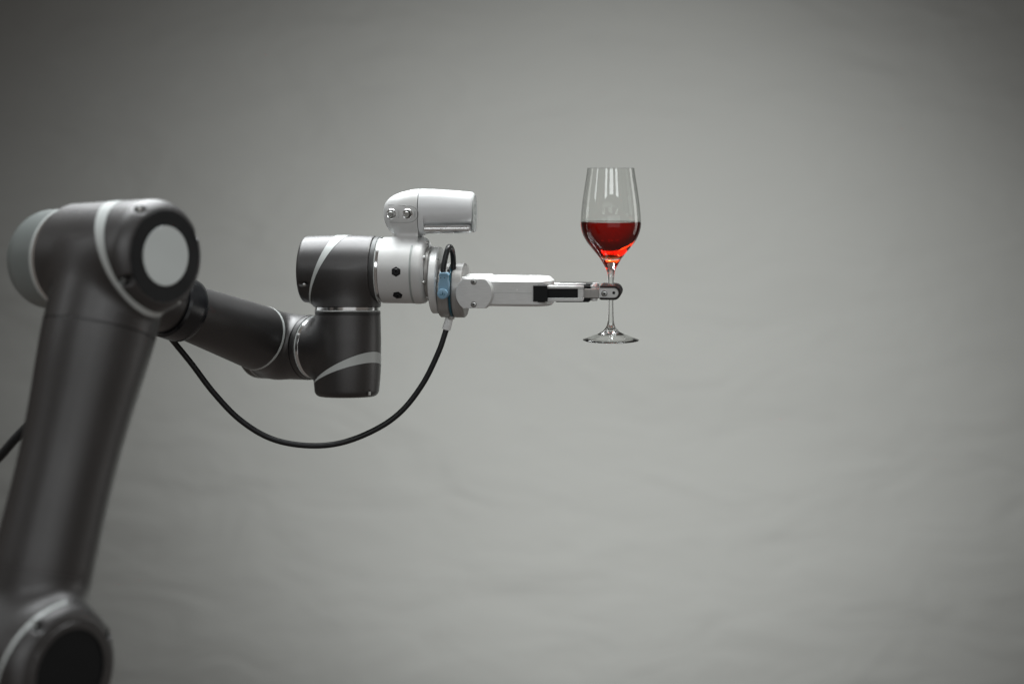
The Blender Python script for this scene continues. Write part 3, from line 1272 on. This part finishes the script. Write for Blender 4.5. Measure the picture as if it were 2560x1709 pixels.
jaws = []
for side in (0, 1):
    lab = "front black hinge block of the gripper" if side == 0 else None
    hb_ = obj("hinge_block", merge(sbox(R_(1333, 1368, 713.5, 753.5), -64, -22)[side], sbox(R_(1344, 1362, 712, 755.5), -57, -24)[side]), 'black', root, label=lab)
    # two silver rails joined by an end block
    top_r = [(1367, 714.6), (1456, 714.6), (1459, 716.5), (1459.6, 721.6), (1367, 721.6)]
    bot_r = [(1367, 744.6), (1459.6, 744.6), (1459, 750.5), (1456, 753.2), (1367, 753.2)]
    rail = obj("finger_rail", sbox(top_r, -50, -24)[side], 'brushed', root, label="upper silver rail of the front finger" if side == 0 else None)
    obj("finger_rail", sbox(bot_r, -50, -24)[side], 'brushed', root)
    obj("rail_web", sbox(R_(1358, 1446, 721, 745.2), -45.5, -30)[side], 'black', rail)
    obj("rail_end", sbox([(1444.5, 722), (1457.5, 722), (1459.4, 724), (1459.4, 742.5), (1457.5, 744.4), (1444.5, 744.4)], -49.2, -26, 1.2)[side], 'brushed', rail)
    # black inner lever seen above, below and past the rails
    obj("inner_lever", merge(sbox([(1390, 714.8), (1470, 714.8), (1475.5, 715.5), (1475.5, 721.3), (1390, 721.3)], -40, -14)[side],
                             sbox([(1390, 744.9), (1475.5, 744.9), (1475, 752.5), (1471, 755.3), (1390, 755.3)], -40, -14)[side],
                             sbox([(1392, 712.9), (1477, 712.9), (1477, 714.3), (1392, 714.3)], -50, -40, 0.2)[side] if side else sbox(R_(1392, 1396, 716, 720), -38, -20, 0.2)[0]), 'black', root)
    lk = obj("knuckle_link", sbox([(1459.8, 722.3), (1496, 722.3), (1497.2, 724), (1497.2, 742), (1496, 744.4), (1459.8, 744.4)], -44, -18)[side], 'brushed_dark', root)
    for (y0, y1) in ((712.5, 722), (744.6, 751.6)):
        uu, va = T.px(1485, y0, -34)
        _, vb = T.px(1485, y1, -34)
        cc = T.w(uu, 0, -31 if side == 0 else 31)
        obj("pivot_boss", ring(cc, T.Z, min(va, vb), max(va, vb), 8.6, None, 1.0, 40), 'brushed', lk)
    # fingertip plate
    uc, vc = T.px(1534, 732, -45)
    ua, _ = T.px(1497.8, 732, -45)
    r_ = 12.2
    out = [(ua, vc - r_)] + [(uc + r_ * math.cos(math.radians(t)), vc + r_ * math.sin(math.radians(t))) for t in range(-90, 91, 9)] + [(ua, vc + r_)]
    s_ = 1 if side == 0 else -1
    tip = obj("fingertip_plate", prism(T.o, T.X, T.Z, T.Y, out, -45.5 * s_, -36 * s_, 0.7), 'brushed', root,
              label="small round-ended aluminium fingertip plate with a screw" if side == 0 else None)
    # U-shaped rubber pad round the plate, thick towards the stem
    ro = 17.6
    ri_ = 12.6
    oo, ii = [], []
    for k in range(9):
        x_ = ua + 1 + (uc - ua - 1) * k / 9
        e_ = 1.8 * max(0, 1 - k / 1.0)
        oo.append((x_, vc - ro + e_))
        ii.append((x_, vc - ri_))
    for k in range(31):
        t = math.radians(-90 + 6 * k)
        oo.append((uc + 18.0 * math.cos(t), vc + ro * math.sin(t)))
        ii.append((uc + ri_ * math.cos(t), vc + ri_ * math.sin(t)))
    for k in range(8, -1, -1):
        x_ = ua + 1 + (uc - ua - 1) * k / 9
        e_ = 1.8 * max(0, 1 - k / 1.0)
        oo.append((x_, vc + ro - e_))
        ii.append((x_, vc + ri_))
    oo, ii = np.array(oo), np.array(ii)
    no = len(oo)
    Vp, Fp = [], []
    prof_ = [(0, -47.0, 1.6), (0, -45.4, 0), (0, -8.6, 0), (0, -7.4, 1.2)]
    for k in range(no):
        dirn = (oo[k] - ii[k])
        dirn = dirn / (np.linalg.norm(dirn) + 1e-9)
        for _, dd, ins in prof_:
            q2 = oo[k] - dirn * ins
            Vp.append(T.w(q2[0], q2[1], dd * s_))
        for dd in (-7.4, -47.0):
            q2 = ii[k]
            Vp.append(T.w(q2[0], q2[1], dd * s_))
    for k in range(no - 1):
        for j in range(6):
            j2 = (j + 1) % 6
            Fp.append((k * 6 + j, k * 6 + j2, (k + 1) * 6 + j2, (k + 1) * 6 + j))
    Fp.append(tuple(range(6)))
    Fp.append(tuple((no - 1) * 6 + j for j in range(6)))
    obj("rubber_pad", fixn(Vp, Fp), 'rubber', tip)
    # rubber backing that touches the stem
    inn = [(ua + 2, vc - ri_)] + [(uc + ri_ * math.cos(math.radians(t)), vc + ri_ * math.sin(math.radians(t))) for t in range(-90, 91, 9)] + [(ua + 2, vc + ri_)]
    obj("pad_backing", prism(T.o, T.X, T.Z, T.Y, inn, -34 * s_, -8.2 * s_, 0.5), 'rubber', tip)
    if side == 0:
        uu, vv_ = T.px(1510.7, 733.8, -45.5)
        obj("washer", merge(ring(T.w(uu, vv_, -45.3), -T.Y, 0, 1.8, 10.2, None, 0.7, 40)), 'camsilver', tip)
        torx(1510.7, 733.8, -47.2, 6.6, tip)
        uu, vv_ = T.px(1534.4, 731.8, -45.5)
        obj("pin_hole", ring(T.w(uu, vv_, -45.3), -T.Y, -1, 0.3, 3.7, None, 0.1, 28), 'black', tip)
        # tiny cross tie seen left of the tip
        obj("tip_link", tprism(R_(1495, 1500, 724, 742), -40, -30, 0.5), 'brushed_dark', tip)

# ------------------------------------------------------------------ wine glass
AX = P(1527, 0, 0)[0]
CY = 0.0


def zz(py):
    return HZ - py


outer = [(421, 58.0), (421.6, 58.9), (440, 61.6), (460, 64.8), (480, 68.0), (500, 70.8), (520, 73.2), (540, 75.0), (555, 75.7), (566, 75.2), (578, 72.8),
         (590, 68.5), (602, 62.0), (612, 54.8), (621, 47.4), (630, 39.8), (638, 33.2), (646, 27.0), (654, 22.0), (662, 17.6), (669, 13.6), (677, 10.6),
         (688, 8.6), (700, 7.6), (715, 6.9), (735, 6.3), (760, 6.2), (785, 6.6), (800, 7.4), (808, 8.8), (815, 11.0), (820, 14.0), (825, 18.2), (830, 24.5),
         (834, 32.0), (838, 43.0), (842, 54.0), (846, 64.5), (848.0, 69.0), (849.2, 70.2), (850.0, 69.6)]
foot_under = [(849.2, 67), (847.6, 62), (844.6, 53), (840.8, 42.5), (837.2, 32.5), (834.4, 24), (832.6, 15), (832.0, 7), (831.9, 0)]
inner = [(421, 56.6), (440, 59.4), (460, 62.6), (480, 65.8), (500, 68.6), (520, 71.0), (540, 72.8), (WINE_TOP, 73.5), (566, 72.9), (578, 70.4), (590, 66.0),
         (602, 59.3), (612, 51.9), (621, 44.0), (629, 35.5), (635.5, 27.0), (640.5, 18.5), (644, 9.5), (645.2, 0)]


def smoothprof(tab, per=4):
    pts = spline([np.array([a, b, 0.0]) for a, b in tab], per)
    return [(p[0], max(p[1], 0.0)) for p in pts]


so_ = smoothprof(outer) + foot_under
si_ = smoothprof(inner)
gpro = [(zz(a), b) for a, b in so_]
ipro = [(zz(a), b) for a, b in si_]
ipro[-1] = (ipro[-1][0], 0.0)


def lathe(prof, seg=128):
    Vv, F, rows = [], [], []
    for z, r in prof:
        if r < 1e-6:
            rows.append([len(Vv)])
            Vv.append((AX, CY, z))
        else:
            rows.append(list(range(len(Vv), len(Vv) + seg)))
            for i in range(seg):
                th = 2 * math.pi * i / seg
                Vv.append((AX + r * math.cos(th), CY + r * math.sin(th), z))
    for r0, r1 in zip(rows, rows[1:]):
        for i in range(seg):
            j = (i + 1) % seg
            if len(r0) == 1:
                F.append((r0[0], r1[i], r1[j]))
            elif len(r1) == 1:
                F.append((r0[i], r1[0], r0[j]))
            else:
                F.append((r0[i], r1[i], r1[j], r0[j]))
    return Vv, F


whole = ipro[::-1] + gpro       # inside bottom, up the inside, over the rim, down the outside, under the foot
Vg, Fg = lathe(whole)
Vg, Fg = fixn(Vg, Fg)
zl_ = zz(WINE_TOP) + 0.01
MIg = []
for f in Fg:
    c = np.mean([Vg[i] for i in f], axis=0)
    r = math.hypot(c[0] - AX, c[1] - CY)
    # wetted: inside surface below the wine level
    ri = np.interp(-c[2], [-z for z, _ in ipro], [b for _, b in ipro])
    wet = c[2] < zl_ and c[2] > zz(645.6) and r < ri + 0.6
    MIg.append(1 if wet else 0)
gl = obj("wine_glass", (Vg, Fg, MIg), ['glass', 'glass_wet'], None, angle=60,
         label="clear stemmed wine glass held between the fingertips of the gripper", cat="wine glass")
# wine: fills the bowl to its level
wp = [(zz(a), b - 0.12) for a, b in si_ if a > WINE_TOP + 0.6]
wp[-1] = (wp[-1][0] + 0.12, 0.0)
wprof = [(zz(WINE_TOP) , 0.0), (zz(WINE_TOP), 70.5), (zz(WINE_TOP) + 0.5, 72.6), (zz(WINE_TOP) + 0.9, 73.3), (zz(WINE_TOP) - 0.9, 73.36)] + wp
Vw, Fw = lathe(wprof)
obj("red_wine", fixn(Vw, Fw), 'wine', None, angle=50, label="red wine filling the lower half of the glass bowl", cat="wine")

# ------------------------------------------------------------------ cables
pts2 = [(428, 846, -130), (441, 862, -120), (480, 910, -90), (534, 981, -60), (599, 1048, -30), (676, 1095, -10), (763, 1113, 10), (850, 1107, 20),
        (937, 1074, 20), (1003, 1028, 15), (1057, 959, 10), (1095, 883, 5), (1112, 835, 5), (1117, 818, 5)]
# the start hangs from the sleeve, whose depth is known
ys = float((E2 + FA * tr)[1])
n_p = len(pts2)
path = []
for i, (a, b, _) in enumerate(pts2):
    k = i / (n_p - 1)
    Y = (ys + 10) * (1 - k) ** 1.5 + (T.w(T.px(1117, 800, 0)[0], 0, 0)[1] - 8) * (1 - (1 - k) ** 1.5)
    path.append(P(a, b, Y))
cab = thing("drooping_cable", tuple(path[-1] * S), "thick black cable drooping in a loop from the elbow sleeve to the gripper", "cable")
obj("cord", tube(spline(path, 10), 7.1, 24), 'cord', cab)
e0, e1_ = path[-1], P(1124.5, 792, path[-1][1])
ax = N(e1_ - e0)
Lc = float(np.linalg.norm(e1_ - e0))
obj("cable_connector", revolve(e0, ax, [(-6, 0), (-6, 10.2), (-5, 11), (2, 11), (2.6, 10.4), (4, 10.4), (4.6, 10.8), (12, 10.4), (12.6, 9.8), (14, 9.8), (14.6, 10.2), (Lc + 4, 9.6), (Lc + 4, 0)], 40), 'white', cab)
obj("connector_nut", revolve(P(1128, 797, path[-1][1] - 9), np.array([0.05, 0, 1.0]), [(0, 0), (0, 7.5), (1, 8.5), (9, 8.5), (10, 7.5), (10, 0)], 24), 'brushed_dark', cab)

sen = thing("plug_cable", tuple(T.w(*T.px(1107, 700, -80), -80) * S), "short black cable looping up into a light blue plug beside the adapter disc", "cable")
lp = [(1107, 688, -84), (1108.5, 668, -82), (1112.5, 648, -78), (1117.5, 628, -72), (1123.5, 617, -60), (1129.5, 624, -46), (1132.5, 640, -38), (1133.5, 662, -36), (1133, 690, -40)]
pl = [T.w(*T.px(a, b, d), d) for a, b, d in lp]
obj("cord", tube(spline(pl, 8), 6.9, 20), 'cord', sen)
# the plug
pd = -96.0
gp1 = prism(T.o, T.X, T.Z, T.Y, plate([(1099.5, 681.5), (1117.5, 681.5), (1120.8, 688.2), (1096.6, 688.2)], pd), pd, -70, 0.8)
gp2 = prism(T.o, T.X, T.Z, T.Y, plate([(1097.6, 688), (1119.2, 688), (1119.2, 702), (1120.4, 708), (1120.4, 738), (1116, 745), (1099, 745), (1095.2, 738), (1095.2, 708), (1097.6, 702)], pd + 1.5), pd + 1.5, -70, 1.6)
plug = obj("plug", merge(gp1, gp2), 'blue', sen, label="light blue angled plug with a round knob", angle=40)
u, v = T.px(1106.6, 734, pd)
knob = obj("plug_knob", revolve(T.w(u, v, pd), -T.Y, [(-6, 0), (-6, 13), (2, 13.2), (4, 12.6), (4.8, 11.2), (4.8, 0)], 48), 'blue', plug)
mk = []
for a0, a1, cx, cy_, rr_ in ((-160, 20, -3.2, 0.5, 3.2), (0, 360, 3.4, -1.4, 2.6)):
    pp = [T.w(u + cx + rr_ * math.cos(math.radians(t)), v + cy_ + rr_ * math.sin(math.radians(t)), pd - 4.9) for t in range(a0, a1 + 1, 20)]
    mk.append(tube(pp, 0.55, 6))
mk.append(tube([T.w(u + 0.8, v + 6.2, pd - 4.9), T.w(u + 0.8, v - 1, pd - 4.9)], 0.55, 6))
obj("knob_mark", merge(*mk), 'teal', plug)
for a in (1102, 1111.6):
    u_, v_ = T.px(a, 694.5, pd + 1.4)
    obj("plug_dot", revolve(T.w(u_, v_, pd + 1.4), -T.Y, [(-1, 0), (-1, 1.2), (0.3, 1.2), (0.3, 0)], 14), 'black', plug)

# cable behind the upper arm, at the left edge
bk = [(-60, 1190), (-25, 1160), (0, 1140), (35, 1100), (75, 1058), (120, 1010), (175, 950)]
yb = float((E1 + UA * 400)[1]) + 320
obj("hanging_cable", tube(spline([P(a, b, yb) for a, b in bk], 8), 10.5, 20), 'cord', None,
    label="black cable slanting behind the upper arm at the left edge", cat="cable")

# ------------------------------------------------------------------ paper backdrop
def backdrop():
    nx, nz_ = 220, 150
    xs = np.linspace(-4.6, 4.6, nx)
    zs = np.linspace(-1.8, 1.15, nz_)
    X_, Z_ = np.meshgrid(xs, zs, indexing='ij')
    rng = np.random.RandomState(4)
    Yd = np.full(X_.shape, 2.05)
    for i in range(60):
        a = rng.uniform(-0.95, 0.35)
        k = rng.uniform(5, 24)
        ph = rng.uniform(0, 6.28)
        env = np.exp(-((X_ - rng.uniform(-2, 2.4)) / rng.uniform(0.5, 1.5)) ** 2 - ((Z_ - rng.uniform(-1.8, 0.8)) / rng.uniform(0.3, 0.9)) ** 2)
        Yd += env * 0.022 / k * np.sin(k * (Z_ * math.cos(a) - X_ * math.sin(a)) + ph)
    Vb = np.stack([X_, Yd, Z_], -1).reshape(-1, 3) / S
    Fb = []
    for i in range(nx - 1):
        for j in range(nz_ - 1):
            a = i * nz_ + j
            Fb.append((a, a + nz_, a + nz_ + 1, a + 1))
    return Vb, Fb


bd = bpy.data.materials.new("grey_paper")
bd.use_nodes = True
nt = bd.node_tree
b = nt.nodes["Principled BSDF"]
b.inputs["Roughness"].default_value = 0.9
b.inputs["Specular IOR Level"].default_value = 0.15
b.inputs["Base Color"].default_value = (0.155, 0.157, 0.151, 1)
tc = nt.nodes.new("ShaderNodeTexCoord")
mp = nt.nodes.new("ShaderNodeMapping")
mp.inputs["Scale"].default_value = (1.3, 1, 3.0)
mp.inputs["Rotation"].default_value = (0, math.radians(24), 0)
nt.links.new(tc.outputs["Object"], mp.inputs[0])
n1 = nt.nodes.new("ShaderNodeTexNoise")
n1.inputs["Scale"].default_value = 2.6
n1.inputs["Detail"].default_value = 4
n1.inputs["Distortion"].default_value = 0.8
nt.links.new(mp.outputs[0], n1.inputs["Vector"])
bp = nt.nodes.new("ShaderNodeBump")
bp.inputs["Strength"].default_value = 0.6
bp.inputs["Distance"].default_value = 0.026
nt.links.new(n1.outputs[0], bp.inputs["Height"])
nt.links.new(bp.outputs[0], b.inputs["Normal"])
M['paper'] = bd
obj("backdrop", backdrop(), 'paper', None, angle=None, kind="structure",
    label="plain grey paper backdrop with faint ripples")
